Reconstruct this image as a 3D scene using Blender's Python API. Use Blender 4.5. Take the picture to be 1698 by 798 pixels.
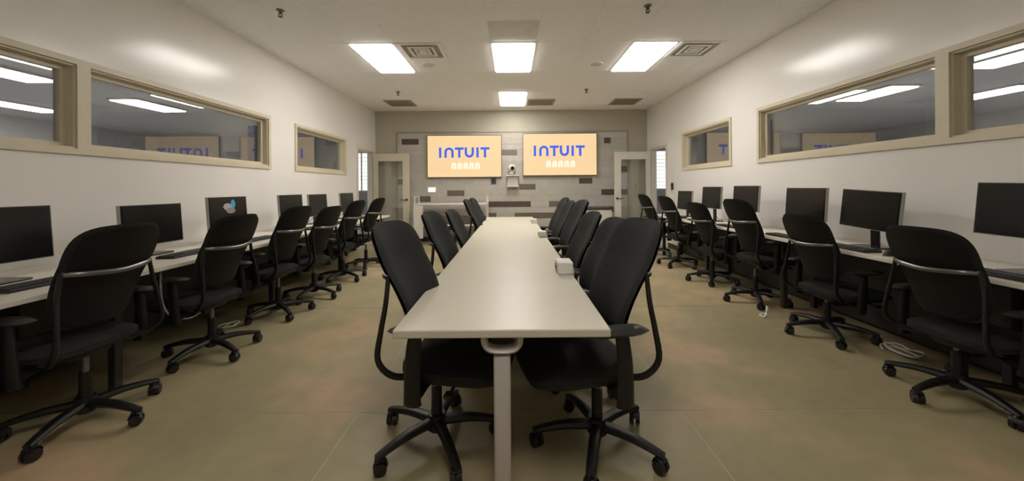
import bpy, bmesh, math, random
from mathutils import Vector, Matrix
random.seed(7)
for o in list(bpy.data.objects): bpy.data.objects.remove(o, do_unlink=True)
scene = bpy.context.scene
COL = scene.collection
R = math.radians
# ------------------------------------------------------------------ camera
H = 1.27; F = 615.0
cam_d = bpy.data.cameras.new('camera'); cam = bpy.data.objects.new('camera', cam_d); COL.objects.link(cam)
cam.location = (0, 0, H); cam.rotation_euler = (R(90), R(0.4), 0)
cam_d.sensor_fit = 'HORIZONTAL'; cam_d.sensor_width = 36; cam_d.lens = 36 * F / 1698
cam_d.shift_y = -88 / 1698; cam_d.clip_start = 0.02
scene.camera = cam
# ------------------------------------------------------------------ world, exposure
w = bpy.data.worlds.new('world'); scene.world = w; w.use_nodes = True
w.node_tree.nodes['Background'].inputs[0].default_value = (.9, .95, 1, 1)
w.node_tree.nodes['Background'].inputs[1].default_value = 0.02
scene.view_settings.view_transform = 'Standard'; scene.view_settings.look = 'None'
scene.view_settings.gamma = 1; scene.view_settings.exposure = 0; scene.view_settings.use_curve_mapping = False
E_ROOM = 19.5      # troffer strength in this room
E_SIDE = 21.0      # troffer strength in the rooms beyond the glass
LIGHT_COL = (1.0, .96, .905)

# ------------------------------------------------------------------ materials
MATS = {}
def mat(name, col, rough=.5, metal=0, var=.06, scale=6, bump=0, bscale=80, spec=.5, emit=None, estr=0, coat=0):
    if name in MATS: return MATS[name]
    m = bpy.data.materials.new(name); m.use_nodes = True
    nt = m.node_tree; b = nt.nodes['Principled BSDF']
    b.inputs['Roughness'].default_value = rough; b.inputs['Metallic'].default_value = metal
    b.inputs['Specular IOR Level'].default_value = spec; b.inputs['Coat Weight'].default_value = coat
    tc = nt.nodes.new('ShaderNodeTexCoord'); nz = nt.nodes.new('ShaderNodeTexNoise')
    nz.inputs['Scale'].default_value = scale; nz.inputs['Detail'].default_value = 4
    nt.links.new(tc.outputs['Object'], nz.inputs['Vector'])
    rp = nt.nodes.new('ShaderNodeValToRGB')
    rp.color_ramp.elements[0].position = .3; rp.color_ramp.elements[1].position = .7
    rp.color_ramp.elements[0].color = tuple(c * (1 - var) for c in col) + (1,)
    rp.color_ramp.elements[1].color = tuple(min(1, c * (1 + var)) for c in col) + (1,)
    nt.links.new(nz.outputs['Fac'], rp.inputs['Fac']); nt.links.new(rp.outputs['Color'], b.inputs['Base Color'])
    if bump:
        n2 = nt.nodes.new('ShaderNodeTexNoise'); n2.inputs['Scale'].default_value = bscale
        nt.links.new(tc.outputs['Object'], n2.inputs['Vector'])
        bp = nt.nodes.new('ShaderNodeBump'); bp.inputs['Strength'].default_value = bump; bp.inputs['Distance'].default_value = .01
        nt.links.new(n2.outputs['Fac'], bp.inputs['Height']); nt.links.new(bp.outputs['Normal'], b.inputs['Normal'])
    if emit:
        b.inputs['Emission Color'].default_value = emit + (1,); b.inputs['Emission Strength'].default_value = estr
    MATS[name] = m; return m

def glass_mat(name, tint=(1, 1, 1)):
    m = bpy.data.materials.new(name); m.use_nodes = True; nt = m.node_tree; nt.nodes.clear()
    out = nt.nodes.new('ShaderNodeOutputMaterial'); mix = nt.nodes.new('ShaderNodeMixShader')
    tr = nt.nodes.new('ShaderNodeBsdfTransparent'); gl = nt.nodes.new('ShaderNodeBsdfGlossy'); fr = nt.nodes.new('ShaderNodeFresnel')
    tr.inputs['Color'].default_value = tint + (1,); gl.inputs['Roughness'].default_value = .015; fr.inputs['IOR'].default_value = 1.5
    ge = nt.nodes.new('ShaderNodeNewGeometry'); mr = nt.nodes.new('ShaderNodeMapRange')
    mr.inputs['To Min'].default_value = 1.75; mr.inputs['To Max'].default_value = 1 / 1.75
    nt.links.new(ge.outputs['Backfacing'], mr.inputs['Value']); nt.links.new(mr.outputs[0], fr.inputs['IOR'])
    nt.links.new(fr.outputs[0], mix.inputs[0]); nt.links.new(tr.outputs[0], mix.inputs[1]); nt.links.new(gl.outputs[0], mix.inputs[2])
    nt.links.new(mix.outputs[0], out.inputs[0]); return m

def floor_mat():
    m = bpy.data.materials.new('stained_concrete'); m.use_nodes = True; nt = m.node_tree; b = nt.nodes['Principled BSDF']
    g = nt.nodes.new('ShaderNodeNewGeometry')
    n1 = nt.nodes.new('ShaderNodeTexNoise'); n1.inputs['Scale'].default_value = 1.1; n1.inputs['Detail'].default_value = 3
    n2 = nt.nodes.new('ShaderNodeTexNoise'); n2.inputs['Scale'].default_value = 9; n2.inputs['Detail'].default_value = 6
    for n in (n1, n2): nt.links.new(g.outputs['Position'], n.inputs['Vector'])
    r1 = nt.nodes.new('ShaderNodeValToRGB'); e = r1.color_ramp.elements
    e[0].position = .34; e[0].color = (.31, .262, .148, 1); e[1].position = .52; e[1].color = (.345, .292, .168, 1)
    x = e.new(.62); x.color = (.45, .33, .195, 1); x = e.new(.72); x.color = (.46, .315, .21, 1)
    r2 = nt.nodes.new('ShaderNodeValToRGB'); r2.color_ramp.elements[0].color = (.82, .82, .82, 1); r2.color_ramp.elements[1].color = (1.1, 1.1, 1.1, 1)
    nt.links.new(n1.outputs['Fac'], r1.inputs['Fac']); nt.links.new(n2.outputs['Fac'], r2.inputs['Fac'])
    mx = nt.nodes.new('ShaderNodeMix'); mx.data_type = 'RGBA'; mx.blend_type = 'MULTIPLY'; mx.inputs[0].default_value = 1
    nt.links.new(r1.outputs[0], mx.inputs[6]); nt.links.new(r2.outputs[0], mx.inputs[7]); nt.links.new(mx.outputs[2], b.inputs['Base Color'])
    b.inputs['Roughness'].default_value = .5; b.inputs['Specular IOR Level'].default_value = .35
    return m

WALL = mat('wall_paint', (.83, .80, .76), .21, var=.015, scale=2, bump=.012, bscale=60)
BACKW = mat('back_wall_paint', (.46, .43, .335), .5, var=.02, scale=2)
CEILM = mat('ceiling_tile', (.92, .915, .905), .85, var=.03, scale=30, bump=.15, bscale=160)
GRIDM = mat('ceiling_grid', (.90, .89, .875), .5)
PANELM = mat('ceiling_panel', (.70, .68, .65), .6)
TRIM = mat('cream_trim', (.66, .59, .44), .4, var=.03)
WHITE_TRIM = mat('white_trim', (.72, .67, .59), .4, var=.03)
FLOORM = floor_mat(); JOINT = mat('joint_filler', (.5, .44, .32), .7)
GLASS = glass_mat('clear_glass', (.975, .985, .98))
TOPM = mat('white_laminate', (.555, .515, .415), .38, var=.015, scale=3)
TOPEDGE = TOPM
LEGM = mat('light_grey_metal', (.46, .42, .38), .4, var=.03)
DESKM = mat('desk_laminate', (.74, .69, .60), .4, var=.02)
FABRIC = mat('charcoal_fabric', (.019, .0195, .018), .85, var=.2, scale=60, bump=.2, bscale=400, spec=.25)
PLASTIC = mat('black_plastic', (.008, .0075, .0075), .42, var=.1, spec=.4)
CROSS = mat('brushed_dark_metal', (.20, .195, .19), .3, metal=.8, var=.05)
SHELLM = mat('back_shell_black', (.006, .0058, .0055), .6, var=.1, spec=.25)
ARMPAD = mat('arm_pad_black', (.03, .029, .028), .28, var=.05)
CASTM = mat('caster_rubber', (.010, .009, .009), .45)
DARKM = mat('dark_metal', (.03, .028, .026), .5)
BLACK = mat('black_gloss', (.008, .008, .009), .16, spec=.5)
SCREEN_OFF = mat('screen_off', (.006, .006, .006), .22, spec=.4)
SILVER = mat('silver_rim', (.40, .39, .38), .35, metal=.7)
KEYM = mat('keyboard_black', (.015, .014, .014), .5)
KEYCAP = mat('key_caps', (.025, .024, .023), .5)
WHITEP = mat('white_plastic', (.78, .75, .68), .4)
VENTM = mat('vent_metal', (.32, .285, .20), .5)
VENTD = mat('vent_dark', (.12, .10, .08), .8)
TROFF = mat('troffer_frame', (.7, .68, .62), .5)
DIFF = mat('troffer_lens', (.9, .9, .86), .5, emit=LIGHT_COL, estr=E_ROOM)
DIFF2 = mat('troffer_lens_dim', (.9, .9, .86), .5, emit=(1, .97, .9), estr=E_SIDE)
ADJ = mat('grey_room_paint', (.55, .55, .57), .7, var=.03)
ADJC = mat('grey_room_ceiling', (.6, .6, .62), .9, var=.03)
BLUE = mat('blue_panel', (.02, .05, .28), .5)
PEACH = mat('screen_peach', (.05, .05, .05), .4, emit=(1.0, .70, .36), estr=.92)
LOGO = mat('logo_blue', (.02, .02, .05), .4, emit=(.022, .10, .78), estr=1.0)
LOGOW = mat('logo_white', (.05, .05, .05), .4, emit=(1.0, .93, .72), estr=1.0)
DAY = mat('daylight_pane', (.5, .5, .5), .4, emit=(.95, 1.0, .95), estr=1.1)
PL_LIGHT = [mat('plank_light_%d' % i, c, .55, var=.06, scale=9) for i, c in enumerate([(.50, .455, .41), (.475, .44, .39), (.46, .45, .385), (.52, .475, .43)])]
PL_DARK = [mat('plank_dark_%d' % i, c, .55, var=.08, scale=9) for i, c in enumerate([(.085, .062, .045), (.15, .12, .095), (.20, .165, .14)])]

# ------------------------------------------------------------------ helpers
def link(name, bm, material, parent=None, smooth=False, loc=None, rot=None):
    me = bpy.data.meshes.new(name); bmesh.ops.recalc_face_normals(bm, faces=bm.faces[:]); bm.to_mesh(me); bm.free()
    me.materials.append(material)
    if smooth:
        me.polygons.foreach_set('use_smooth', [True] * len(me.polygons))
        try: me.set_sharp_from_angle(angle=R(40))
        except Exception: pass
    o = bpy.data.objects.new(name, me); COL.objects.link(o)
    if parent: o.parent = parent
    if loc: o.location = loc
    if rot: o.rotation_euler = rot
    return o
def tag(o, label=None, cat=None, group=None, kind=None):
    if label: o['label'] = label
    if cat: o['category'] = cat
    if group: o['group'] = group
    if kind: o['kind'] = kind
    return o
def thing(name, label, cat, loc=(0, 0, 0), rz=0, group=None):
    o = bpy.data.objects.new(name, None); o.empty_display_size = .1; COL.objects.link(o)
    o.location = loc; o.rotation_euler = (0, 0, rz); return tag(o, label, cat, group)
def struct(name, label=None, cat=None, loc=(0, 0, 0), rz=0):
    o = thing(name, label, cat, loc, rz); o['kind'] = 'structure'; return o
def box(bm, x0, x1, y0, y1, z0, z1, bev=0, seg=2):
    t = bmesh.new()
    bmesh.ops.create_cube(t, size=1)
    for v in t.verts:
        v.co = Vector(((x0 + x1) / 2 + v.co.x * (x1 - x0), (y0 + y1) / 2 + v.co.y * (y1 - y0), (z0 + z1) / 2 + v.co.z * (z1 - z0)))
    if bev: bmesh.ops.bevel(t, geom=t.edges[:] + t.verts[:], offset=bev, segments=seg, profile=.5, affect='EDGES')
    me = bpy.data.meshes.new('t'); t.to_mesh(me); t.free(); bm.from_mesh(me); bpy.data.meshes.remove(me); return bm
def B(*a, **k): return box(bmesh.new(), *a, **k)
def cyl(bm, p, axis, r0, r1, h, n=16):
    t = bmesh.new(); bmesh.ops.create_cone(t, cap_ends=True, segments=n, radius1=r0, radius2=r1, depth=h)
    q = Vector(axis).to_track_quat('Z', 'Y').to_matrix().to_4x4()
    bmesh.ops.transform(t, matrix=Matrix.Translation(Vector(p)) @ q @ Matrix.Translation((0, 0, h / 2)), verts=t.verts[:])
    me = bpy.data.meshes.new('t'); t.to_mesh(me); t.free(); bm.from_mesh(me); bpy.data.meshes.remove(me); return bm
def ball(bm, p, r, sc=(1, 1, 1), u=14, v=10):
    t = bmesh.new(); bmesh.ops.create_uvsphere(t, u_segments=u, v_segments=v, radius=r)
    for q in t.verts: q.co = Vector((q.co.x * sc[0] + p[0], q.co.y * sc[1] + p[1], q.co.z * sc[2] + p[2]))
    me = bpy.data.meshes.new('t'); t.to_mesh(me); t.free(); bm.from_mesh(me); bpy.data.meshes.remove(me); return bm
def catmull(pts, sub=5):
    P = [Vector(p) for p in pts]; out = []
    for i in range(len(P) - 1):
        a, b, c, d = P[max(i - 1, 0)], P[i], P[i + 1], P[min(i + 2, len(P) - 1)]
        for k in range(sub):
            t = k / sub
            out.append(.5 * ((2 * b) + (c - a) * t + (2 * a - 5 * b + 4 * c - d) * t * t + (3 * b - a - 3 * c + d) * t ** 3))
    out.append(P[-1]); return out
def tube(bm, pts, ra, rb=None, n=8, ref=(1, 0, 0), sub=5):
    """ra: half size along ref, rb: half size across; numbers or (start, end)"""
    path = catmull(pts, sub) if sub > 1 else [Vector(p) for p in pts]
    ra = ra if isinstance(ra, tuple) else (ra, ra); rb = ra if rb is None else (rb if isinstance(rb, tuple) else (rb, rb))
    rings = []; N = len(path)
    for i, p in enumerate(path):
        t = (path[min(i + 1, N - 1)] - path[max(i - 1, 0)]).normalized()
        a = Vector(ref); a = (a - t * a.dot(t))
        if a.length < 1e-4: a = Vector((0, 1, 0)) - t * t.y
        a.normalize(); b = t.cross(a); f = i / (N - 1)
        A = ra[0] + (ra[1] - ra[0]) * f; Bb = rb[0] + (rb[1] - rb[0]) * f
        rings.append([bm.verts.new(p + a * A * math.cos(2 * math.pi * k / n) + b * Bb * math.sin(2 * math.pi * k / n)) for k in range(n)])
    for i in range(N - 1):
        for k in range(n):
            bm.faces.new((rings[i][k], rings[i][(k + 1) % n], rings[i + 1][(k + 1) % n], rings[i + 1][k]))
    bm.faces.new(rings[0][::-1]); bm.faces.new(rings[-1]); return bm
def shell(nu, nv, f):
    """closed cushion: f(u,v,side) with u,v in -1..1, side +1 front / -1 back"""
    bm = bmesh.new(); G = {}
    for s in (1, -1):
        for i in range(nu + 1):
            for j in range(nv + 1):
                G[s, i, j] = bm.verts.new(f(-1 + 2 * i / nu, -1 + 2 * j / nv, s))
    for s in (1, -1):
        for i in range(nu):
            for j in range(nv):
                q = (G[s, i, j], G[s, i + 1, j], G[s, i + 1, j + 1], G[s, i, j + 1])
                bm.faces.new(q if s > 0 else q[::-1])
    rim = [(i, 0) for i in range(nu)] + [(nu, j) for j in range(nv)] + [(i, nv) for i in range(nu, 0, -1)] + [(0, j) for j in range(nv, 0, -1)]
    for k in range(len(rim)):
        a, b = rim[k], rim[(k + 1) % len(rim)]
        try: bm.faces.new((G[1, *a], G[-1, *a], G[-1, *b], G[1, *b]))
        except Exception: pass
    bmesh.ops.remove_doubles(bm, verts=bm.verts[:], dist=1e-5)
    return bm
def sq2disc(u, v, n=5.0):
    """square grid to superellipse"""
    m = max(abs(u), abs(v))
    if m < 1e-6: return 0, 0
    d = (abs(u / m) ** n + abs(v / m) ** n) ** (1 / n)
    return u / d, v / d
def copy_tree(o, parent=None):
    c = o.copy(); COL.objects.link(c); c.parent = parent
    for ch in list(o.children): copy_tree(ch, c)
    return c
def wall_boxes(bm, axis, a0, a1, b0, b1, holes, t0, t1):
    A = sorted({a0, a1} | {h[0] for h in holes} | {h[1] for h in holes}); Z = sorted({b0, b1} | {h[2] for h in holes} | {h[3] for h in holes})
    for i in range(len(A) - 1):
        for j in range(len(Z) - 1):
            ca, cz = (A[i] + A[i + 1]) / 2, (Z[j] + Z[j + 1]) / 2
            if any(h[0] < ca < h[1] and h[2] < cz < h[3] for h in holes): continue
            if axis == 'y': box(bm, t0, t1, A[i], A[i + 1], Z[j], Z[j + 1])
            else: box(bm, A[i], A[i + 1], t0, t1, Z[j], Z[j + 1])
    return bm

# ------------------------------------------------------------------ room shell
XL, XR, YB, YF, ZC, WT = -3.27, 3.25, 8.9, -1.9, 3.12, .13
ZL0, ZL1, ZR0, ZR1 = 1.585, 2.215, 1.615, 2.245
winL = [(.75, 2.78, ZL0, ZL1), (2.87, 4.97, ZL0, ZL1), (5.63, 7.27, ZL0, ZL1)]
winR = [(.75, 2.74, ZR0, ZR1), (2.83, 4.85, ZR0, ZR1), (5.52, 7.02, ZR0, ZR1)]
doorL = (7.86, 8.74, 0, 2.12); doorR = (7.80, 8.68, 0, 2.14)
# floor: slabs with joints
base = tag(link('floor', B(XL - .2, XR + .2, YF - .2, YB + .2, -.12, -.0015), JOINT), 'olive brown stained concrete floor', 'floor', kind='structure')
xs = [XL, -2.71, -.88, .95, 2.78, XR]; ys = [YF, -1.56, .27, 2.10, 3.93, 5.76, 7.59, YB]
for i in range(len(xs) - 1):
    for j in range(len(ys) - 1):
        link('slab', B(xs[i] + .003, xs[i + 1] - .003, ys[j] + .003, ys[j + 1] - .003, -.03, 0), FLOORM, base)
tag(link('wall_left', wall_boxes(bmesh.new(), 'y', YF, YB, 0, ZC + .1, winL + [doorL], XL - WT, XL), WALL), 'warm white painted side wall with high windows on the left', 'wall', kind='structure')
tag(link('wall_right', wall_boxes(bmesh.new(), 'y', YF, YB, 0, ZC + .1, winR + [doorR], XR, XR + WT), WALL), 'warm white painted side wall with high windows on the right', 'wall', kind='structure')
wb = tag(link('wall_back', B(XL - WT, XR + WT, YB, YB + WT, 0, ZC + .1), BACKW), 'olive beige end wall with grey plank panel behind the screens', 'wall', kind='structure')
tag(link('wall_front', B(XL - WT, XR + WT, YF - WT, YF, 0, ZC + .1), WALL), 'plain painted wall behind the camera', 'wall', kind='structure')
# ceiling
ceil = tag(link('ceiling', B(XL - .01, XR + .01, YF, YB, ZC + .03, ZC + .12), CEILM), 'suspended ceiling of pale square-edged tiles', 'ceiling', kind='structure')
MX, MY, CX, CY = .61, 1.22, .03, 4.71
TROFFERS = [(-3, 0), (0, 0), (3, 0), (0, 2), (0, -4)]
VENTS = [(-2, 0, 0), (4, 0, 0), (-4, 2, 1), (1, 2, 1), (4, 2, 1)]      # column, row, half
bmg = bmesh.new()
cols = range(-5, 6); rows = range(-6, 4)
for k in cols:
    x = CX + (k + .5) * MX
    if XL < x < XR: box(bmg, x - .011, x + .011, YF, YB, ZC - .001, ZC + .014)
for r in rows:
    y = CY + r * MY
    if YF < y < YB: box(bmg, XL, XR, y - .011, y + .011, ZC - .001, ZC + .014)
for k, r, h in VENTS + [(0, -1, 1)]:
    box(bmg, CX + (k - .5) * MX, CX + (k + .5) * MX, CY + r * MY + MY / 2 - .011, CY + r * MY + MY / 2 + .011, ZC - .001, ZC + .014)
link('ceiling_grid', bmg, GRIDM, ceil)
def tile(k, r, half=None, m=CEILM, name='ceiling_tile'):
    x0, x1 = max(XL, CX + (k - .5) * MX + .011), min(XR, CX + (k + .5) * MX - .011)
    y0, y1 = CY + r * MY + .011, CY + (r + 1) * MY - .011
    if half == 0: y1 = CY + r * MY + MY / 2 - .011
    if half == 1: y0 = CY + r * MY + MY / 2 + .011
    y0, y1 = max(YF, y0), min(YB, y1)
    if x1 - x0 > .03 and y1 - y0 > .03: link(name, B(x0, x1, y0, y1, ZC, ZC + .02), m, ceil)
for k in cols:
    for r in rows:
        if (k, r) in TROFFERS: continue
        vs = [v for v in VENTS if v[0] == k and v[1] == r]
        if vs: tile(k, r, 1 - vs[0][2])
        elif (k, r) == (0, -1): tile(k, r, 0); tile(k, r, 1, PANELM, 'access_panel')
        else: tile(k, r)
# baseboards
tag(link('baseboard_left', wall_boxes(bmesh.new(), 'y', YF, YB, 0, .1, [(7.78, 8.82, 0, .1)], XL, XL + .012), DARKM), kind='structure')
tag(link('baseboard_right', wall_boxes(bmesh.new(), 'y', YF, YB, 0, .1, [(7.72, 8.76, 0, .1)], XR - .012, XR), DARKM), kind='structure')
# windows
wn = 0
for side, wins, X, sgn in (('left', winL, XL, 1), ('right', winR, XR, -1)):
    for (y0, y1, z0, z1), lab in zip(wins, ('nearest high window of the %s wall', 'long high window in the middle of the %s wall', 'short high window next to the doorway of the %s wall')):
        wn += 1
        s = struct('window_%d' % wn, lab % side, 'window', (X, 0, 0))
        def sb(a, b, *r, **k):      # sgn-aware x
            return box(k.get('bm'), min(a * sgn, b * sgn), max(a * sgn, b * sgn), *r)
        f = .045; bm = bmesh.new()
        # casing on the room side and lining through the wall
        for (a0, a1, b0, b1) in ((y0 - f, y1 + f, z1, z1 + f), (y0 - f, y1 + f, z0 - f, z0), (y0 - f, y0, z0, z1), (y1, y1 + f, z0, z1)):
            sb(0, .018, a0, a1, b0, b1, bm=bm)
        link('casing', bm, TRIM, s)
        bm = bmesh.new(); e = .014
        for (a0, a1, b0, b1) in ((y0, y1, z1 - e, z1), (y0, y1, z0, z0 + e), (y0, y0 + e, z0 + e, z1 - e), (y1 - e, y1, z0 + e, z1 - e)):
            sb(-WT, .0, a0, a1, b0, b1, bm=bm)
        for (a0, a1, b0, b1) in ((y0 + e, y1 - e, z1 - .05, z1 - e), (y0 + e, y1 - e, z0 + e, z0 + .045), (y0 + e, y0 + .05, z0 + .045, z1 - .05), (y1 - .05, y1 - e, z0 + .045, z1 - .05)):
            sb(-.105, -.055, a0, a1, b0, b1, bm=bm)
        link('sash_frame', bm, TRIM, s)
        bm = bmesh.new(); sb(-.083, -.077, y0 + .045, y1 - .045, z0 + .04, z1 - .045, bm=bm)
        link('pane', bm, GLASS, s)
# doorways in the side walls and the glazed door leaves swung open in front of the end wall
for n, (X, sgn, (y0, y1, z0, z1), yh, stile, lab) in enumerate(((XL, 1, doorL, 8.735, TRIM, 'left'), (XR, -1, doorR, 8.672, WHITE_TRIM, 'right')), 1):
    t = struct('trim_%d' % n, 'painted casing of the doorway in the %s wall' % lab, 'door casing', (X, 0, 0))
    bm = bmesh.new(); f = .07
    for (a0, a1, b0, b1) in ((y0 - f, y1 + f, z1, z1 + f), (y0 - f, y0, 0, z1), (y1, y1 + f, 0, z1)):
        box(bm, *sorted((0, .02 * sgn)), a0, a1, b0, b1)
    for (a0, a1, b0, b1) in ((y0, y1, z1 - .02, z1), (y0, y0 + .02, 0, z1 - .02), (y1 - .02, y1, 0, z1 - .02)):
        box(bm, *sorted((0, -WT * sgn)), a0, a1, b0, b1)
    link('jamb_lining', bm, WHITE_TRIM, t)
    d = struct('door_%d' % n, 'open glazed door with wide %s frame near the %s wall' % ('cream' if n == 1 else 'white', lab), 'door', (X + .03 * sgn, yh - .05, 0))
    W, Hh = .84, 2.08; st = .135
    def db(a, b, *r, bm): return box(bm, *sorted((a * sgn, b * sgn)), *r)
    bm = bmesh.new()
    db(0, .09, -.022, .022, .02, Hh, bm=bm); db(W - st, W, -.022, .022, .02, Hh, bm=bm)
    db(.09, W - st, -.022, .022, Hh - .16, Hh, bm=bm); db(.09, W - st, -.022, .022, .02, .26, bm=bm)
    link('door_frame', bm, stile, d)
    bm = bmesh.new()
    for (a0, a1, b0, b1) in ((.09, .105, .26, Hh - .16), (W - st - .015, W - st, .26, Hh - .16), (.105, W - st - .015, Hh - .175, Hh - .16), (.105, W - st - .015, .26, .275)):
        db(a0, a1, -.027, .027, b0, b1, bm=bm)
    link('glazing_bead', bm, stile, d)
    bm = bmesh.new(); db(.1, W - st - .01, -.004, .004, .265, Hh - .165, bm=bm); link('pane', bm, GLASS, d)
    bm = bmesh.new(); hx = (W - .06) * sgn
    cyl(bm, (hx, -.022, 1.0), (0, -1, 0), .028, .028, .012); tube(bm, [(hx, -.03, 1.0), (hx, -.075, 1.0), (hx - .04 * sgn, -.08, 1.0), (hx - .13 * sgn, -.075, 1.0)], .009, sub=3)
    link('door_handle', bm, DARKM, d, smooth=True)
# plank panel on the end wall
PX = YB / F
def wx(px): return (px - 849) * PX
def wz(py): return H - (py - 311) * PX
P0, P1, PT = wx(660), wx(1040), wz(220); PH = 9.5 * PX
DARKP = {1: [(667, 695, 0), (1002, 1013, 0)], 3: [(826, 858, 2)], 6: [(1025, 1040, 1)], 8: [(660, 674, 1), (960, 982, 0)], 9: [(861, 888, 1)],
         10: [(741.5, 770, 1), (997, 1040, 0)], 11: [(695, 714, 1)], 12: [(810, 880, 0), (910, 931, 1)], 13: [(976, 1017, 0)], 14: [(810, 823, 1), (853, 920, 1)],
         16: [(720, 760, 0)], 17: [(900, 960, 1)]}
r = 0
while PT - r * PH > .12:
    z1 = PT - r * PH; z0 = max(.1, z1 - PH)
    segs = []; x = P0; dk = sorted(DARKP.get(r, []))
    stops = [(wx(a), wx(b), c) for a, b, c in dk] + [(P1, P1, None)]
    for a, b, c in stops:
        while x < a - .01:
            L = random.uniform(.7, 1.3); e = min(a, x + L)
            if a - e < .25: e = a
            segs.append((x, e, random.choice(PL_LIGHT))); x = e
        if c is not None: segs.append((a, b, PL_DARK[c])); x = b
    for a, b, m in segs:
        dpt = .016 + random.uniform(0, .003) + (.002 if m in PL_DARK else 0)
        link('plank', B(a + .0015, b - .0015, YB - dpt, YB, z0 + .0015, z1 - .0015), m, wb)
    r += 1
bm = bmesh.new(); box(bm, P0 - .03, P1 + .03, YB - .03, YB, PT, PT + .03); box(bm, P0 - .03, P0, YB - .03, YB, 0, PT); box(bm, P1, P1 + .03, YB - .03, YB, 0, PT)
link('panel_edging', bm, mat('panel_edging', (.34, .30, .24), .5), wb)
tag(link('baseboard_back', B(P0, P1, YB - .03, YB, 0, .1), DARKM), kind='structure')

# rooms beyond the glass
def side_room(tagname, X0, X1, lights, blue_x):
    x0, x1 = min(X0, X1), max(X0, X1)
    tag(link('floor_%s_room' % tagname, B(x0, x1, -2, 13, -.12, 0), ADJ), 'grey floor of the room beyond the %s windows' % tagname, 'floor', kind='structure')
    tag(link('ceiling_%s_room' % tagname, B(x0, x1, -2, 13, ZC, ZC + .1), ADJC), 'grey ceiling of the room beyond the %s windows' % tagname, 'ceiling', kind='structure')
    far = X1
    tag(link('wall_%s_room_far' % tagname, B(min(far, far + math.copysign(.1, far)), max(far, far + math.copysign(.1, far)), -2, 13, 0, ZC), ADJ), 'grey far wall of the room beyond the %s windows' % tagname, 'wall', kind='structure')
    tag(link('wall_%s_room_front' % tagname, B(x0, x1, -2.1, -2, 0, ZC), ADJ), kind='structure')
    tag(link('wall_%s_room_end' % tagname, B(x0, x1, 13, 13.1, 0, ZC), mat('side_room_pale', (.45, .45, .44), .6)), 'pale end wall of the room beyond the %s windows' % tagname, 'wall', kind='structure')
    return x0, x1
side_room('left', XL - WT, -12.3, None, None); side_room('right', XR + WT, 12.3, None, None)
# daylight window seen through each doorway
for n, (xc, lab) in enumerate(((-5.25, 'left'), (5.0, 'right')), 7):
    s = struct('window_%d' % n, 'bright daylit window seen through the %s doorway' % lab, 'window', (xc, 12.98, 0))
    link('pane', B(-.75, .75, 0, .02, 1.2, 2.5), DAY, s)
    bm = bmesh.new()
    for a in ((-.8, .8, 2.5, 2.56), (-.8, .8, 1.14, 1.2), (-.8, -.75, 1.2, 2.5), (.75, .8, 1.2, 2.5), (-.02, .02, 1.2, 2.5)): box(bm, a[0], a[1], -.04, 0, a[2], a[3])
    link('window_frame', bm, WHITE_TRIM, s)
    for k in range(9): link('blind_slat', B(-.75, .75, -.05, -.01, 1.3 + k * .13, 1.312 + k * .13), WHITE_TRIM, s)
for x, lab in ((-5.02, 'left'), (4.78, 'right')):
    p = thing('column_banner', 'dark blue banner post standing beyond the %s window' % lab, 'banner', (x, 7.2 if x < 0 else 6.95, 0))
    link('banner_cloth', B(-.09, .09, -.02, .02, .5, 2.5, bev=.005), BLUE, p); link('banner_base', B(-.2, .2, -.15, .15, 0, .03, bev=.006), DARKM, p)
    link('banner_pole', cyl(bmesh.new(), (0, .03, .03), (0, 0, 1), .012, .012, 2.49), DARKM, p)

# ------------------------------------------------------------------ ceiling fittings
def troffer(x0, y0, label, lens, grp, z=ZC):
    t = thing('ceiling_light', label, 'ceiling light', (x0 + MX / 2, y0 + MY / 2, z), 0, grp)
    a, b = MX / 2 - .012, MY / 2 - .012
    bm = bmesh.new()
    for q in ((-a, a, b - .03, b), (-a, a, -b, -b + .03), (-a, -a + .03, -b + .03, b - .03), (a - .03, a, -b + .03, b - .03)): box(bm, *q, -.006, .028)
    link('frame', bm, TROFF, t)
    link('diffuser', B(-a + .03, a - .03, -b + .03, b - .03, -.020, .012, bev=.004), lens, t)
    link('center_rib', B(-.006, .006, -b + .032, b - .032, -.024, -.018), TROFF, t)
    return t
LL = {(-3, 0): 'glowing ceiling light above the left side of the table', (0, 0): 'glowing ceiling light over the table, nearer of the middle pair', (3, 0): 'glowing ceiling light above the right side of the table',
      (0, 2): 'glowing ceiling light nearest the wall screens', (0, -2): 'ceiling light over the near end of the table', (0, -4): 'ceiling light over the camera position'}
for k, r in TROFFERS: troffer(CX + (k - .5) * MX, CY + r * MY, LL[(k, r)], DIFF, 'recessed lights of the meeting room')
for x, y, lab in ((-8.1, 5.0, 'ceiling light of the left side room nearest the camera'), (-8.1, 7.4, 'ceiling light of the left side room seen in the long window'), (-10.9, 7.4, 'ceiling light deepest in the left side room'),
                  (6.95, 4.6, 'ceiling light of the right side room nearest the camera'), (6.95, 6.8, 'ceiling light of the right side room seen in the long window'), (9.3, 6.8, 'ceiling light deepest in the right side room')):
    troffer(x, y, lab, DIFF2, 'recessed lights of the side rooms', ZC - .03)
VL = ['square air diffuser beside the left ceiling light', 'square air diffuser beside the right ceiling light', 'square air grille near the far left ceiling corner', 'square air grille right of the far ceiling light', 'square air grille near the far right ceiling corner']
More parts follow.
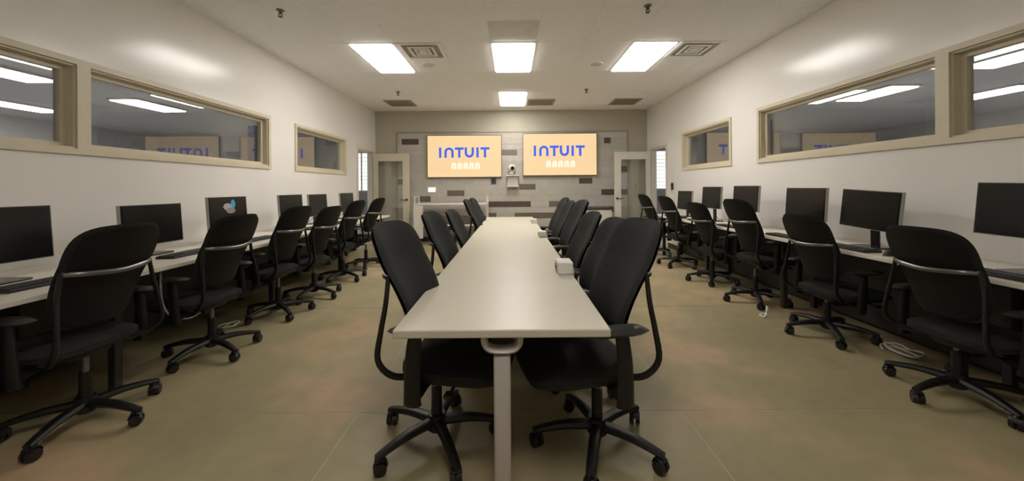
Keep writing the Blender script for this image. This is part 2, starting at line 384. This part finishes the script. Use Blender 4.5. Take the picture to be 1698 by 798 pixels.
for (k, r, h), lab in zip(VENTS, VL):
    x, y = CX + k * MX, CY + r * MY + (h + .5) * MY / 2
    v = thing('air_vent', lab, 'air vent', (x, y, ZC), 0, 'ceiling air vents')
    a = .29; link('backing', B(-a, a, -a, a, .008, .026), VENTD if h else VENTM, v)
    bm = bmesh.new()
    for q in ((-a, a, a - .05, a), (-a, a, -a, -a + .05), (-a, -a + .05, -a + .05, a - .05), (a - .05, a, -a + .05, a - .05)): box(bm, *q, -.008, .012)
    link('frame', bm, VENTM if h else CEILM, v)
    if h:
        for i in range(7): link('slat', B(-a + .05, a - .05, -.2 + i * .065 - .018, -.2 + i * .065 + .018, -.004, .002), VENTM, v, rot=None)
    else:
        for q in (.17, .10):
            bm = bmesh.new()
            for e in ((-q, q, q - .03, q), (-q, q, -q, -q + .03), (-q, -q + .03, -q + .03, q - .03), (q - .03, q, -q + .03, q - .03)): box(bm, *e, -.012, .004)
            link('diffuser_ring', bm, CEILM, v)
        link('diffuser_core', B(-.05, .05, -.05, .05, -.012, .004), CEILM, v)
def sprinkler(x, y, lab):
    s = thing('sprinkler_head', lab, 'sprinkler', (x, y, ZC), 0, 'ceiling sprinklers')
    link('escutcheon', cyl(bmesh.new(), (0, 0, 0), (0, 0, -1), .04, .03, .012, 20), mat('sprinkler_cup', (.20, .16, .10), .5), s, smooth=True)
    bm = bmesh.new(); cyl(bm, (0, 0, -.01), (0, 0, -1), .012, .012, .03); tube(bm, [(-.012, 0, -.035), (-.02, 0, -.05), (0, 0, -.07)], .004, sub=3); tube(bm, [(.012, 0, -.035), (.02, 0, -.05), (0, 0, -.07)], .004, sub=3)
    link('frame', bm, DARKM, s, smooth=True)
    link('deflector', cyl(bmesh.new(), (0, 0, -.068), (0, 0, -1), .02, .02, .004, 16), DARKM, s)
sprinkler(-2.38, 3.83, 'pendant sprinkler head near the left wall, closest to camera'); sprinkler(1.40, 3.79, 'pendant sprinkler head right of centre, closest to camera')
sprinkler(-2.17, 7.1, 'small sprinkler head in front of the far left vent'); sprinkler(1.42, 7.02, 'small sprinkler head in front of the far right vent')
for x, lab in ((-1.24, 'flat round ceiling speaker beside the left diffuser'), (1.27, 'flat round ceiling speaker left of the right ceiling light')):
    s = thing('ceiling_speaker', lab, 'speaker', (x, 5.56, ZC), 0, 'ceiling speakers')
    link('rim', cyl(bmesh.new(), (0, 0, 0), (0, 0, -1), .105, .095, .01, 28), GRIDM, s); link('grille', cyl(bmesh.new(), (0, 0, -.008), (0, 0, -1), .085, .085, .006, 28), PANELM, s)

# ------------------------------------------------------------------ long table
TZ, TT, TY0, TY1, TXH = .73, .032, 1.405, 6.80, .415
TX = -.043
t = thing('long_table', 'long white meeting table running down the middle of the room', 'table', (TX, 0, 0))
link('tabletop', B(-TXH, TXH, TY0, TY1, TZ - TT, TZ, bev=.005), TOPM, t)
link('beam', B(-.045, .045, TY0 + .1, TY1 - .1, TZ - TT - .065, TZ - TT - .02), DARKM, t)
bm = bmesh.new()
for y in (TY0 + .3, 3.0, 4.2, 5.4, TY1 - .3): box(bm, -.34, .34, y - .03, y + .03, TZ - TT - .02, TZ - TT)
link('cross_rail', bm, DARKM, t)
for y in (TY0 + .05, 4.1, TY1 - .08):
    lg = link('leg', B(-.033, .033, y - .03, y + .03, .03, TZ - .11, bev=.012, seg=3), LEGM, t, smooth=True)
    bm = bmesh.new()
    bm2 = tube(bm, [(-.070, y, TZ - TT), (-.067, y, TZ - .07), (-.045, y, TZ - .09), (0, y, TZ - .095), (.045, y, TZ - .09), (.067, y, TZ - .07), (.070, y, TZ - TT)], .035, .014, n=10, ref=(0, 1, 0), sub=4)
    link('bracket', bm, LEGM, t, smooth=True)
    link('foot', B(-.33, .33, y - .04, y + .04, .0, .035, bev=.01), LEGM, t)
# outlet boxes clamped on the right table edge
for (y, s, lab) in ((2.36, 1, 'white power box on the table edge nearest the camera'), (4.05, .85, 'white power box halfway along the right table edge'), (5.6, .85, 'white power box near the far end of the right table edge')):
    p = thing('power_box', lab, 'power outlet', (TX + TXH - .045, y, TZ), 0, 'power boxes on the table')
    a = .048 * s
    link('housing', B(-a, a, -.075 * s, .075 * s, 0, .075 * s, bev=.008), WHITEP, p)
    link('faceplate', B(-a - .003, -a + .003, -.06 * s, .06 * s, .012, .064 * s, bev=.001), mat('faceplate_grey', (.5, .47, .42), .5), p)
    for k in (-1, 1): link('socket', B(-a - .005, -a - .001, k * .03 * s - .014, k * .03 * s + .014, .02, .05 * s), DARKM, p)
    link('clamp', B(a - .012, a + .012, -.03, .03, -.05, .03 * s, bev=.003), WHITEP, p)

# ------------------------------------------------------------------ office chair
def make_chair():
    c = bpy.data.objects.new('office_chair', None); COL.objects.link(c)
    hub = link('star_base', cyl(cyl(bmesh.new(), (0, 0, .075), (0, 0, 1), .05, .042, .07, 18), (0, 0, .06), (0, 0, 1), .035, .05, .016, 18), PLASTIC, c, smooth=True)
    lg = None
    for k in range(5):
        a = R(72 * k)
        if lg is None:
            bm = bmesh.new(); tube(bm, [(.03, 0, .108), (.15, 0, .108), (.255, 0, .092), (.315, 0, .078)], (.03, .019), (.024, .013), n=8, ref=(0, 1, 0), sub=3)
            lg = link('leg', bm, PLASTIC, hub, smooth=True)
            bm = bmesh.new()
            for s in (-1, 1): cyl(bm, (0, s * .006, .030), (0, s, 0), .030, .027, .020, 18)
            me0 = bm
            tube(bm, [(0.0, 0, .034), (-.012, 0, .062), (.012, 0, .074)], (.010, .014), (.016, .012), n=8, ref=(0, 1, 0), sub=3)
            tube(bm, [(-.030, 0, .040), (-.022, 0, .058), (0, 0, .066), (.022, 0, .058)], .024, .004, n=8, ref=(0, 1, 0), sub=3)
            cyl(bm, (.012, 0, .06), (0, 0, 1), .009, .009, .03, 10)
            cs = link('caster', bm, CASTM, hub, smooth=True); cs.location = (.298, 0, 0); cs.rotation_euler.z = R(35)
        else:
            l = lg.copy(); COL.objects.link(l); l.parent = hub; l.rotation_euler.z = a
            q = cs.copy(); COL.objects.link(q); q.parent = hub; q.location = (.298 * math.cos(a), .298 * math.sin(a), 0); q.rotation_euler.z = a + R(random.uniform(-120, 120))
    bm = bmesh.new(); cyl(bm, (0, 0, .13), (0, 0, 1), .027, .026, .15, 18); link('gas_column', bm, PLASTIC, c, smooth=True)
    link('column_rod', cyl(bmesh.new(), (0, 0, .27), (0, 0, 1), .015, .015, .10, 14), CROSS, c, smooth=True)
    # --- upper assembly (moved up and down with seat height)
    bm = bmesh.new(); box(bm, -.10, .10, -.15, .12, .365, .41, bev=.015); box(bm, -.05, .05, -.07, .07, .315, .37, bev=.012); tube(bm, [(.08, .04, .385), (.2, .05, .385), (.25, .05, .38)], .007, sub=2); box(bm, .24, .285, .03, .07, .372, .388, bev=.004)
    link('tilt_mechanism', bm, PLASTIC, c, smooth=True)
    def seat_f(u, v, s):
        x, y = sq2disc(u, v, 4.5); m = max(abs(u), abs(v))
        X = x * (.255 - .02 * (-y if y < 0 else 0)); Y = .025 + y * .245
        edge = (1 - m ** 6)
        if s > 0: Z = .455 + .03 * edge ** .6 - .012 * (1 - x * x) * (1 - y * y) - (.035 * max(0, y - .55) ** 1.5 * 3)
        else: Z = .425 - .012 * edge - (.03 * max(0, y - .55) ** 1.5 * 3)
        return Vector((X, Y, Z))
    link('seat', shell(14, 14, seat_f), FABRIC, c, smooth=True)
    link('seat_pan', shell(8, 8, lambda u, v, s: Vector((sq2disc(u, v, 4)[0] * .235, .015 + sq2disc(u, v, 4)[1] * .215, (.428 - .03 * max(0, sq2disc(u, v, 4)[1]) ** 3) if s > 0 else .402 - .02 * max(0, sq2disc(u, v, 4)[1]) ** 3))), PLASTIC, c, smooth=True)
    def prof(h):   # h 0 bottom .. 1 top: centre line of the back
        y = -.195 - .195 * h ** 1.15 + .022 * math.sin(math.pi * min(1, h * 1.5)) ; z = .545 + .545 * h
        return y, z
    def back_f(th):
        def f(u, v, s):
            x, y = sq2disc(u, v, 6.0); h = (y + 1) / 2; m = max(abs(u), abs(v))
            cy, cz = prof(h); wd = .160 + .064 * math.sin(math.pi / 2 * min(1, .1 + h * 1.15))
            if h > .8: wd -= .012 * ((h - .8) / .2) ** 2
            t = th[0 if s > 0 else 1] * (1 - m ** 5) ** .6
            return Vector((x * wd, cy + .055 * x * x + (t if s > 0 else -t) , cz - .012 * x * x * h))
        return f
    link('backrest', shell(16, 18, back_f((.030, .010))), FABRIC, c, smooth=True)
    def sh(u, v, s):
        p = back_f((.002, .004))(u * .93, v * .93 , s); p.y -= .022; p.x *= .97; return p
    link('back_shell', shell(12, 14, sh), SHELLM, c, smooth=True)
    for s in (-1, 1):
        bm = bmesh.new(); tube(bm, [(s * .11, -.08, .395), (s * .19, -.17, .405), (s * .235, -.235, .43), (s * .250, -.285, .50), (s * .240, -.275, .62), (s * .226, -.258, .74), (s * .206, -.255, .86)], (.014, .010), (.018, .011), n=8, ref=(1, 0, 0), sub=4)
        link('back_upright', bm, PLASTIC, c, smooth=True)
    bm = bmesh.new(); tube(bm, [(-.206, -.255, .855), (-.15, -.308, .85), (0, -.342, .84), (.15, -.308, .85), (.206, -.255, .855)], .007, .013, n=8, ref=(0, 1, 0), sub=4)
    link('back_crossbar', bm, CROSS, c, smooth=True)
    for s in (-1, 1):
        bm = bmesh.new(); tube(bm, [(s * .10, -.07, .395), (s * .20, -.09, .385), (s * .268, -.10, .37)], (.03, .035), (.016, .018), n=8, ref=(0, 1, 0), sub=3)
        tube(bm, [(s * .275, -.110, .335), (s * .283, -.108, .37), (s * .290, -.103, .50), (s * .290, -.096, .585), (s * .286, -.09, .64)], (.042, .030), (.021, .017), n=10, ref=(0, 1, 0), sub=3)
        a = link('armrest', bm, PLASTIC, c, smooth=True)
        link('arm_pad', shell(8, 10, lambda u, v, q, s=s: Vector((s * .283 + sq2disc(u, v, 3.5)[0] * .046, -.075 + sq2disc(u, v, 3.5)[1] * .135, .652 + (.016 if q > 0 else -.016) * (1 - max(abs(u), abs(v)) ** 5) ** .5))), ARMPAD, a, smooth=True)
    return c
LOWER = ('star_base', 'gas_column', 'column_rod')
proto = make_chair()
G1, G2, G3, G4 = 'chairs on the left of the long table', 'chairs on the right of the long table', 'chairs at the left wall desk', 'chairs at the right wall desk'
nth = ['nearest', 'second', 'third', 'fourth', 'fifth', 'sixth']
specs = []
for i, (x, y, a, b, dz) in enumerate([(-.385, 1.86, 10, 9, .01), (-.42, 2.97, 8, 20, -.01), (-.41, 3.95, 6, 50, -.055), (-.39, 5.2, 5, 10, .02), (-.39, 5.95, 4, 33, .02)]):
    specs.append((x, y, R(-a - 90), b, dz, 'black office chair left of the long white table, %s from the camera' % nth[i], G1))
for i, (x, y, a, b, dz) in enumerate([(.41, 1.82, 12, 36, .02), (.46, 2.50, 6, 10, -.03), (.45, 3.14, 6, 50, -.03), (.48, 3.78, 6, 0, .05), (.455, 4.42, 5, 30, .02), (.485, 5.07, 4, 60, .04)]):
    specs.append((x, y, R(90 + a), b, dz, 'black office chair right of the long white table, %s from the camera' % nth[i], G2))
for i, (x, y, a, b, dz) in enumerate([(-2.34, 2.03, 4, -4, .0), (-2.33, 2.87, 5, -25, -.01), (-2.37, 3.75, 6, -40, .01), (-2.34, 4.37, 6, -20, -.02), (-2.37, 5.18, 6, -30, .02), (-2.37, 6.0, 6, 0, .03)]):
    specs.append((x, y, R(90 - a), b, dz, 'black office chair at the left wall desk, %s from the camera' % nth[i], G3))
for i, (x, y, a, b, dz) in enumerate([(2.645, 2.21, 4, 118, -.065), (2.66, 3.14, 5, 174, -.06), (2.65, 4.05, 6, 174, .04), (2.65, 4.92, 6, 168, -.03), (2.65, 5.92, 6, 150, .03), (2.65, 6.88, 6, 160, .04)]):
    specs.append((x, y, R(a - 90), b, dz, 'black office chair at the right wall desk, %s from the camera' % nth[i], G4))
extra = [copy_tree(proto) for _ in specs[1:]]
for (x, y, rz, b, dz, lab, g), c in zip(specs, [proto] + extra):
    c.location = (x, y, 0); c.rotation_euler = (0, 0, rz)
    for ch in c.children:
        n = ch.name.split('.')[0]
        if n == 'star_base': ch.rotation_euler.z = R(b) - rz
        if n not in LOWER: ch.location = (0, .11, dz)
    tag(c, lab, 'chair', g)

# ------------------------------------------------------------------ wall desks
def desk(side, X0, X1, y0, y1, front):
    d = thing('wall_desk', 'long white desk along the %s wall under the monitors' % side, 'desk', (0, 0, 0))
    link('desktop', B(X0, X1, y0, y1, .722, .752, bev=.004), DESKM, d)
    s = 1 if front > (X0 + X1) / 2 else -1
    back = X0 if s > 0 else X1
    link('modesty_panel', B(*sorted((back + s * .05, back + s * .07)), y0 + .05, y1 - .05, .04, .72), DARKM, d)
    n = 5
    for k in range(n):
        y = y0 + .12 + (y1 - y0 - .24) * k / (n - 1); bm = bmesh.new()
        xa, xb = sorted((back + s * .09, front - s * .16))
        box(bm, xa, xa + .05, y - .025, y + .025, .0, .70, bev=.006); box(bm, xb - .05, xb, y - .025, y + .025, .0, .70, bev=.006); box(bm, xa + .05, xb - .05, y - .02, y + .02, .695, .722)
        link('leg_frame', bm, DARKM, d)
    link('front_rail', B(*sorted((front - s * .10, front - s * .08)), y0 + .1, y1 - .1, .70, .722), DARKM, d)
DLX, DRX = -2.36, 2.63
desk('left', XL + .005, DLX, .7, 7.15, DLX); desk('right', DRX, XR - .005, .7, 7.0, DRX)

def monitor(x, y, face, zc, label, group, roll=0, picture=False, w_=.50, h_=.315):
    """face: yaw so the screen looks along local -Y"""
    m = thing('monitor', label, 'monitor', (x, y, .752), face, group)
    z = zc - .752
    head = link('display_housing', B(-w_ / 2, w_ / 2, -.012, .018, -h_ / 2, h_ / 2, bev=.004), BLACK, m, loc=(0, 0, z), rot=(R(-4), R(roll), 0))
    bm = bmesh.new()
    for q in ((-w_ / 2 - .003, -w_ / 2, -h_ / 2, h_ / 2), (w_ / 2, w_ / 2 + .003, -h_ / 2, h_ / 2), (-w_ / 2 - .003, w_ / 2 + .003, h_ / 2, h_ / 2 + .003), (-w_ / 2 - .003, w_ / 2 + .003, -h_ / 2 - .003, -h_ / 2)): box(bm, q[0], q[1], -.012, .014, q[2], q[3])
    link('rim', bm, SILVER, head)
    link('screen', B(-w_ / 2 + .014, w_ / 2 - .014, -.0145, -.010, -h_ / 2 + .018, h_ / 2 - .014), SCREEN_OFF, head)
    link('rear_cover', B(-w_ * .3, w_ * .3, .012, .045, -h_ * .3, h_ * .3, bev=.012), BLACK, head)
    if picture:
        pc = [((-.02, .06), (.055, .035), mat('picture_pale', (.05, .05, .05), .4, emit=(.42, .36, .34), estr=.55)), ((.055, .085), (.030, .045), mat('picture_teal', (.02, .02, .02), .4, emit=(.03, .22, .34), estr=.9)),
              ((.02, .02), (.06, .03), mat('picture_tan', (.05, .05, .05), .4, emit=(.30, .22, .18), estr=.5))]
        for i, ((a, b), (ra, rb), mm) in enumerate(pc):
            bm = bmesh.new(); vs = [bm.verts.new((a + ra * math.cos(t * math.pi / 9) * (1 + .2 * math.sin(3 * t)), -.0150 - .0002 * i, b + rb * math.sin(t * math.pi / 9))) for t in range(18)]; bm.faces.new(vs)
            link('screen_picture', bm, mm, head)
    bm = bmesh.new(); box(bm, -.035, .035, .035, .055, .012, z + .03, bev=.005); link('stand_neck', bm, BLACK, m)
    link('stand_foot', B(-.115, .115, -.07, .11, 0, .014, bev=.005), BLACK, m)
ORD = ['nearest the camera', 'second from the camera', 'third from the camera', 'fourth from the camera', 'fifth from the camera', 'farthest from the camera']
ML = [(2.06, 1.02, 0), (2.97, .995, 0), (3.76, 1.035, 0), (4.83, 1.035, 0), (5.5, 1.03, 0), (6.46, 1.035, 0)]
MR = [(2.10, 1.115, 1.5), (3.06, 1.065, 3), (3.73, 1.085, 0), (4.68, 1.11, 0), (5.48, 1.10, 0), (6.33, 1.03, 0)]
KEYS = None
def keyboard(x, y, rz, label, group):
    global KEYS
    k = thing('keyboard', label, 'keyboard', (x, y, .752), rz, group)
    if KEYS is None:
        b = link('case', B(-.22, .22, -.07, .07, 0, .018, bev=.005), KEYM, k); bm = bmesh.new()
        for r_ in range(5):
            for c_ in range(18): box(bm, -.21 + c_ * .0233, -.21 + c_ * .0233 + .0195, -.06 + r_ * .024, -.06 + r_ * .024 + .020, .018, .023)
        q = link('keys', bm, KEYCAP, k); q['kind'] = 'stuff'; KEYS = (b, q)
    else:
        for p in KEYS: c = p.copy(); COL.objects.link(c); c.parent = k
MOUSE = None
def mouse(x, y, rz, label, group):
    global MOUSE
    k = thing('computer_mouse', label, 'mouse', (x, y, .752), rz, group)
    if MOUSE is None:
        b = link('body', shell(8, 8, lambda u, v, s: Vector((sq2disc(u, v, 2.6)[0] * .031, sq2disc(u, v, 2.6)[1] * .056, (.004 + .034 * (1 - max(abs(u), abs(v)) ** 3) ** .6 * (1 - .3 * v)) if s > 0 else 0))), KEYM, k, smooth=True)
        q = link('scroll_wheel', cyl(bmesh.new(), (-.004, .03, .030), (1, 0, 0), .010, .010, .008, 12), DARKM, k); MOUSE = (b, q)
    else:
        for p in MOUSE: c = p.copy(); COL.objects.link(c); c.parent = k
def cable(name, pts, r_, m, label, grp=None):
    bm = bmesh.new(); tube(bm, pts, r_, n=6, ref=(.3, .2, .9), sub=5); o = link(name, bm, m, smooth=True); return tag(o, label, 'cable', grp)
for i, (y, z, ro) in enumerate(ML):
    lab = 'black monitor on the left wall desk, %s' % ORD[i]
    if i == 2: lab = 'black monitor on the left desk showing a small pale and teal picture'
    monitor(-2.88, y, R(90), z, lab, 'monitors on the left desk', ro, picture=(i == 2))
    keyboard(-2.60, y + .02, R(90), 'black keyboard on the left desk, %s' % ORD[i], 'keyboards on the left desk')
    mouse(-2.62, y + .36, R(90), 'dark mouse on the left desk, %s' % ORD[i], 'mice on the left desk')
    cable('monitor_cable', [(-2.93, y + .02, .86), (-3.02, y + .05, .80), (-3.10, y + .12, .757), (-3.2, y + .2, .757), (-3.24, y + .22, .756)], .004, PLASTIC, 'black cable behind the left desk monitor %s' % ORD[i], 'monitor cables on the left desk')
for i, (y, z, ro) in enumerate(MR):
    monitor(2.95, y, R(-90), z, 'black monitor on the right wall desk, %s' % ORD[i], 'monitors on the right desk', ro)
    keyboard(2.745, y - .02, R(-90), 'black keyboard on the right desk, %s' % ORD[i], 'keyboards on the right desk')
    mouse(2.76 if i else 2.98, y - .36 if i else 2.46, R(-90), 'dark mouse on the right desk, %s' % ORD[i], 'mice on the right desk')
    cable('monitor_cable', [(3.0, y + .02, .86), (3.06, y + .05, .80), (3.12, y + .12, .757), (3.18, y + .2, .757), (3.23, y + .22, .756)], .004, PLASTIC, 'black cable behind the right desk monitor %s' % ORD[i], 'monitor cables on the right desk')
# loose white cables under the desks
def coil(cx, cy, n, r_, lab):
    pts = [(cx + r_ * (1 + .45 * math.sin(.83 * k)) * math.cos(k * .62), cy + 1.7 * r_ * math.sin(k * .62 + .3 * math.sin(k * .4)), .008 + .010 * (1 + math.sin(k * .9))) for k in range(n)]
    cable('cable_coil', pts, .006, WHITEP, lab, 'loose white cables under the desks')
coil(2.93, 2.80, 26, .07, 'tangle of white cable on the floor under the right desk')
cable('cable_end', [(2.47, 3.60, .10), (2.45, 3.58, .05), (2.42, 3.56, .012), (2.40, 3.60, .012), (2.44, 3.64, .012), (2.48, 3.61, .014)], .009, WHITEP, 'short white cable end on the floor beside the second right chair')
coil(-2.62, 3.42, 18, .05, 'tangle of white cable on the floor under the left desk')
coil(-2.47, 4.75, 15, .05, 'small loop of white cable under the middle of the left desk')
cable('hanging_cable', [(-2.42, 2.55, .70), (-2.42, 2.56, .5), (-2.39, 2.6, .38), (-2.33, 2.67, .345), (-2.29, 2.72, .37)], .006, mat('grey_cable', (.35, .34, .33), .5), 'grey cable hanging in a loop below the left desk')

# ------------------------------------------------------------------ end wall fittings
def rbar(bm, x0, z0, x1, z1, wd, y):
    """flat bar with a rounded look lying in the screen plane"""
    p, q = Vector((x0, 0, z0)), Vector((x1, 0, z1)); d = (q - p).normalized(); n = Vector((-d.z, 0, d.x)) * wd / 2; e = d * wd * .0
    bm.faces.new([bm.verts.new(v + Vector((0, y, 0))) for v in (p - n, q - n, q + n, p + n)])
def arc(bm, cx, cz, r0, r1, a0, a1, y, n=12):
    a = [R(a0 + (a1 - a0) * i / n) for i in range(n + 1)]
    for i in range(n):
        bm.faces.new([bm.verts.new((cx + r_ * math.cos(t), y, cz + r_ * math.sin(t))) for r_, t in ((r0, a[i]), (r1, a[i]), (r1, a[i + 1]), (r0, a[i + 1]))])
def tv(px0, px1, py0, py1, lx0, lx1, ly0, ly1, wx0, wx1, wy0, wy1, label):
    yb = YB - .075
    s = yb / F
    X0, X1, Z1, Z0 = (px0 - 849) * s, (px1 - 849) * s, H - (py0 - 311) * s, H - (py1 - 311) * s
    cx, cz = (X0 + X1) / 2, (Z0 + Z1) / 2; W, Hh = X1 - X0, Z1 - Z0
    t = thing('wall_television', label, 'television', (cx, yb, cz), 0, 'screens on the end wall')
    link('housing', B(-W / 2, W / 2, 0, .045, -Hh / 2, Hh / 2, bev=.004), BLACK, t)
    link('wall_mount', B(-.3, .3, .045, YB - .02 - yb, -.2, .2), DARKM, t)
    bm = bmesh.new(); b = .014
    for q in ((-W / 2, W / 2, Hh / 2 - b, Hh / 2), (-W / 2, W / 2, -Hh / 2, -Hh / 2 + b), (-W / 2, -W / 2 + b, -Hh / 2 + b, Hh / 2 - b), (W / 2 - b, W / 2, -Hh / 2 + b, Hh / 2 - b)): box(bm, q[0], q[1], -.008, 0, q[2], q[3])
    link('bezel', bm, mat('bezel_bronze', (.10, .075, .04), .4), t)
    sc = link('screen', B(-W / 2 + b, W / 2 - b, -.003, 0, -Hh / 2 + b, Hh / 2 - b), PEACH, t)
    L0, L1, T1, T0 = (lx0 - 849) * s - cx, (lx1 - 849) * s - cx, H - (ly0 - 311) * s - cz, H - (ly1 - 311) * s - cz
    bm = bmesh.new(); y = -.0045; hh = T1 - T0; sw = hh * .225; u = (L1 - L0)
    f = lambda k: L0 + u * k
    # I n T U I T
    rbar(bm, f(.028), T0, f(.028), T1, sw, y)
    nw = u * .182; n0 = f(.112); rr = nw / 2
    rbar(bm, n0 + sw / 2, T0, n0 + sw / 2, T1 - rr, sw, y); rbar(bm, n0 + nw - sw / 2, T0, n0 + nw - sw / 2, T1 - rr, sw, y); arc(bm, n0 + rr, T1 - rr, rr - sw, rr, 0, 180, y)
    def tee(c, wd): rbar(bm, c - wd / 2, T1 - sw / 2, c + wd / 2, T1 - sw / 2, sw, y); rbar(bm, c, T0, c, T1 - sw, sw, y)
    tee(f(.405), u * .175)
    u0 = f(.512)
    rbar(bm, u0 + sw / 2, T0 + rr, u0 + sw / 2, T1, sw, y); rbar(bm, u0 + nw - sw / 2, T0 + rr, u0 + nw - sw / 2, T1, sw, y); arc(bm, u0 + rr, T0 + rr, rr - sw, rr, 180, 360, y)
    rbar(bm, f(.765), T0, f(.765), T1, sw, y)
    tee(f(.912), u * .175)
    link('logo_lettering', bm, LOGO, sc)
    A0, A1, B1, B0 = (wx0 - 849) * s - cx, (wx1 - 849) * s - cx, H - (wy0 - 311) * s - cz, H - (wy1 - 311) * s - cz
    bm = bmesh.new(); k = 5; st = (A1 - A0) / k; hh = (B1 - B0) * .5
    for i in range(k):
        xm = A0 + st * (i + .5); ro = st * .40; ri = ro * .12; zm = (B0 + B1) / 2; dz = hh - ro
        arc(bm, xm, zm + dz, ri, ro, 0, 180, y, 10)
        rbar(bm, xm - (ro + ri) / 2, zm - hh, xm - (ro + ri) / 2, zm + dz, ro - ri, y); rbar(bm, xm + (ro + ri) / 2, zm - hh, xm + (ro + ri) / 2, zm + dz, ro - ri, y)
    link('white_lettering', bm, LOGOW, sc)
tv(708.5, 832.5, 223.5, 294, 728, 812, 244, 261, 748, 797, 269, 280, 'wall screen on the left showing blue lettering on peach')
tv(867, 990.5, 221.5, 292, 885, 970, 242, 259.5, 905, 955, 267, 278, 'wall screen on the right showing blue lettering on peach')
# conference camera on its bracket
c = thing('conference_camera', 'small white camera with black lens between the two wall screens', 'camera', (.0, YB - .10, wz(289)))
bm = bmesh.new(); cyl(bm, (0, 0, 0), (0, 0, 1), .06, .05, .05, 20); link('camera_base', bm, WHITEP, c, smooth=True)
bm = bmesh.new(); ball(bm, (0, -.005, .135), .095, (1, .85, 1)); link('camera_head', bm, WHITEP, c, smooth=True)
bm = bmesh.new(); cyl(bm, (.015, -.07, .135), (0, -1, 0), .05, .045, .035, 20); link('lens', bm, BLACK, c, smooth=True)
s = thing('camera_bracket', 'white wall bracket and box under the small camera', 'bracket', (.02, YB, wz(310)))
link('shelf', B(-.15, .15, -.18, -.02, .255, .28, bev=.004), WHITEP, s); link('back_box', B(-.13, .13, -.12, -.02, .02, .255, bev=.006), mat('bracket_box', (.55, .52, .48), .5), s); link('lower_lip', B(-.14, .14, -.15, -.02, 0, .02, bev=.004), WHITEP, s)
s = thing('wall_panel', 'small bright white control panel left below the screens', 'control panel', (wx(716.5), YB - .018, wz(314)))
link('housing', B(-.105, .105, -.02, 0, -.07, .07, bev=.008), WHITEP, s); link('panel_screen', B(-.085, .085, -.0225, -.02, -.05, .05), mat('panel_glow', (.8, .8, .8), .4, emit=(1, .93, .84), estr=.75), s)
s = thing('wall_plate', 'small dark square plate under the left wall screen', 'wall plate', (wx(818.5), YB - .018, wz(300.5)))
link('plate', B(-.06, .06, -.02, 0, -.065, .065, bev=.005), mat('plate_dark', (.07, .08, .06), .5), s); link('plate_insert', B(-.03, .03, -.024, -.02, -.035, .035, bev=.002), DARKM, s)
# white rack against the end wall
s = thing('white_rack', 'white metal rack with upright posts below the left wall screen', 'rack', (0, 8.45, 0))
q = 8.45 / F; X0, X1 = (691 - 849) * q, (808 - 849) * q
for x in (X0, X1):
    for y in (-.2, .2): link('post', cyl(bmesh.new(), (x, y, 0), (0, 0, 1), .013, .013, 1.09, 10), WHITEP, s)
for z in (.92, .45): link('shelf', B(X0 - .015, X1 + .015, -.215, .215, z - .03, z, bev=.004), WHITEP, s)
for z in (1.07,):
    for x in (X0, X1): link('end_rail', B(x - .008, x + .008, -.2, .2, z - .008, z + .008), WHITEP, s)
bm = bmesh.new(); box(bm, X0 + .02, X1 - .02, -.19, .19, .46, .62, bev=.01); link('storage_bin', bm, mat('brown_bin', (.10, .075, .055), .6), s)
link('end_panel', B(X0 - .02, X0 + .19, -.222, -.216, .15, .88), WHITE_TRIM, s)
# low cabinet on the right
s = thing('low_cabinet', 'low white cabinet with dark top below the right wall screen', 'cabinet', (0, 8.45, 0))
X0, X1 = (948 - 849) * q, (1012 - 849) * q
link('body', B(X0 + .02, X1 - .02, -.2, .22, .05, .76), mat('pale_cabinet', (.62, .62, .55), .45), s)
link('top', B(X0, X1, -.22, .23, .76, .80, bev=.004), mat('cabinet_top', (.05, .035, .03), .4), s)
link('plinth', B(X0 + .04, X1 - .04, -.17, .2, 0, .05), DARKM, s)
xm = (X0 + X1) / 2
for a, b in ((X0 + .025, xm - .004), (xm + .004, X1 - .025)):
    d = link('door', B(a, b, -.218, -.2, .06, .75, bev=.002), mat('pale_cabinet', (.62, .62, .55), .45), s)
    hx = b - .05 if a < xm - .1 else a + .05
    bm = bmesh.new(); tube(bm, [(hx, -.218, .60), (hx, -.24, .61), (hx, -.24, .69), (hx, -.218, .70)], .005, n=6, sub=2); link('handle', bm, SILVER, d)

s = thing('card_reader', 'small dark card reader on the wall beside the right doorway', 'card reader', (XR, 7.50, 1.27))
link('reader_body', B(-.025, 0, -.04, .04, -.07, .07, bev=.006), DARKM, s); link('reader_window', B(-.027, -.025, -.02, .02, .01, .05), BLACK, s)
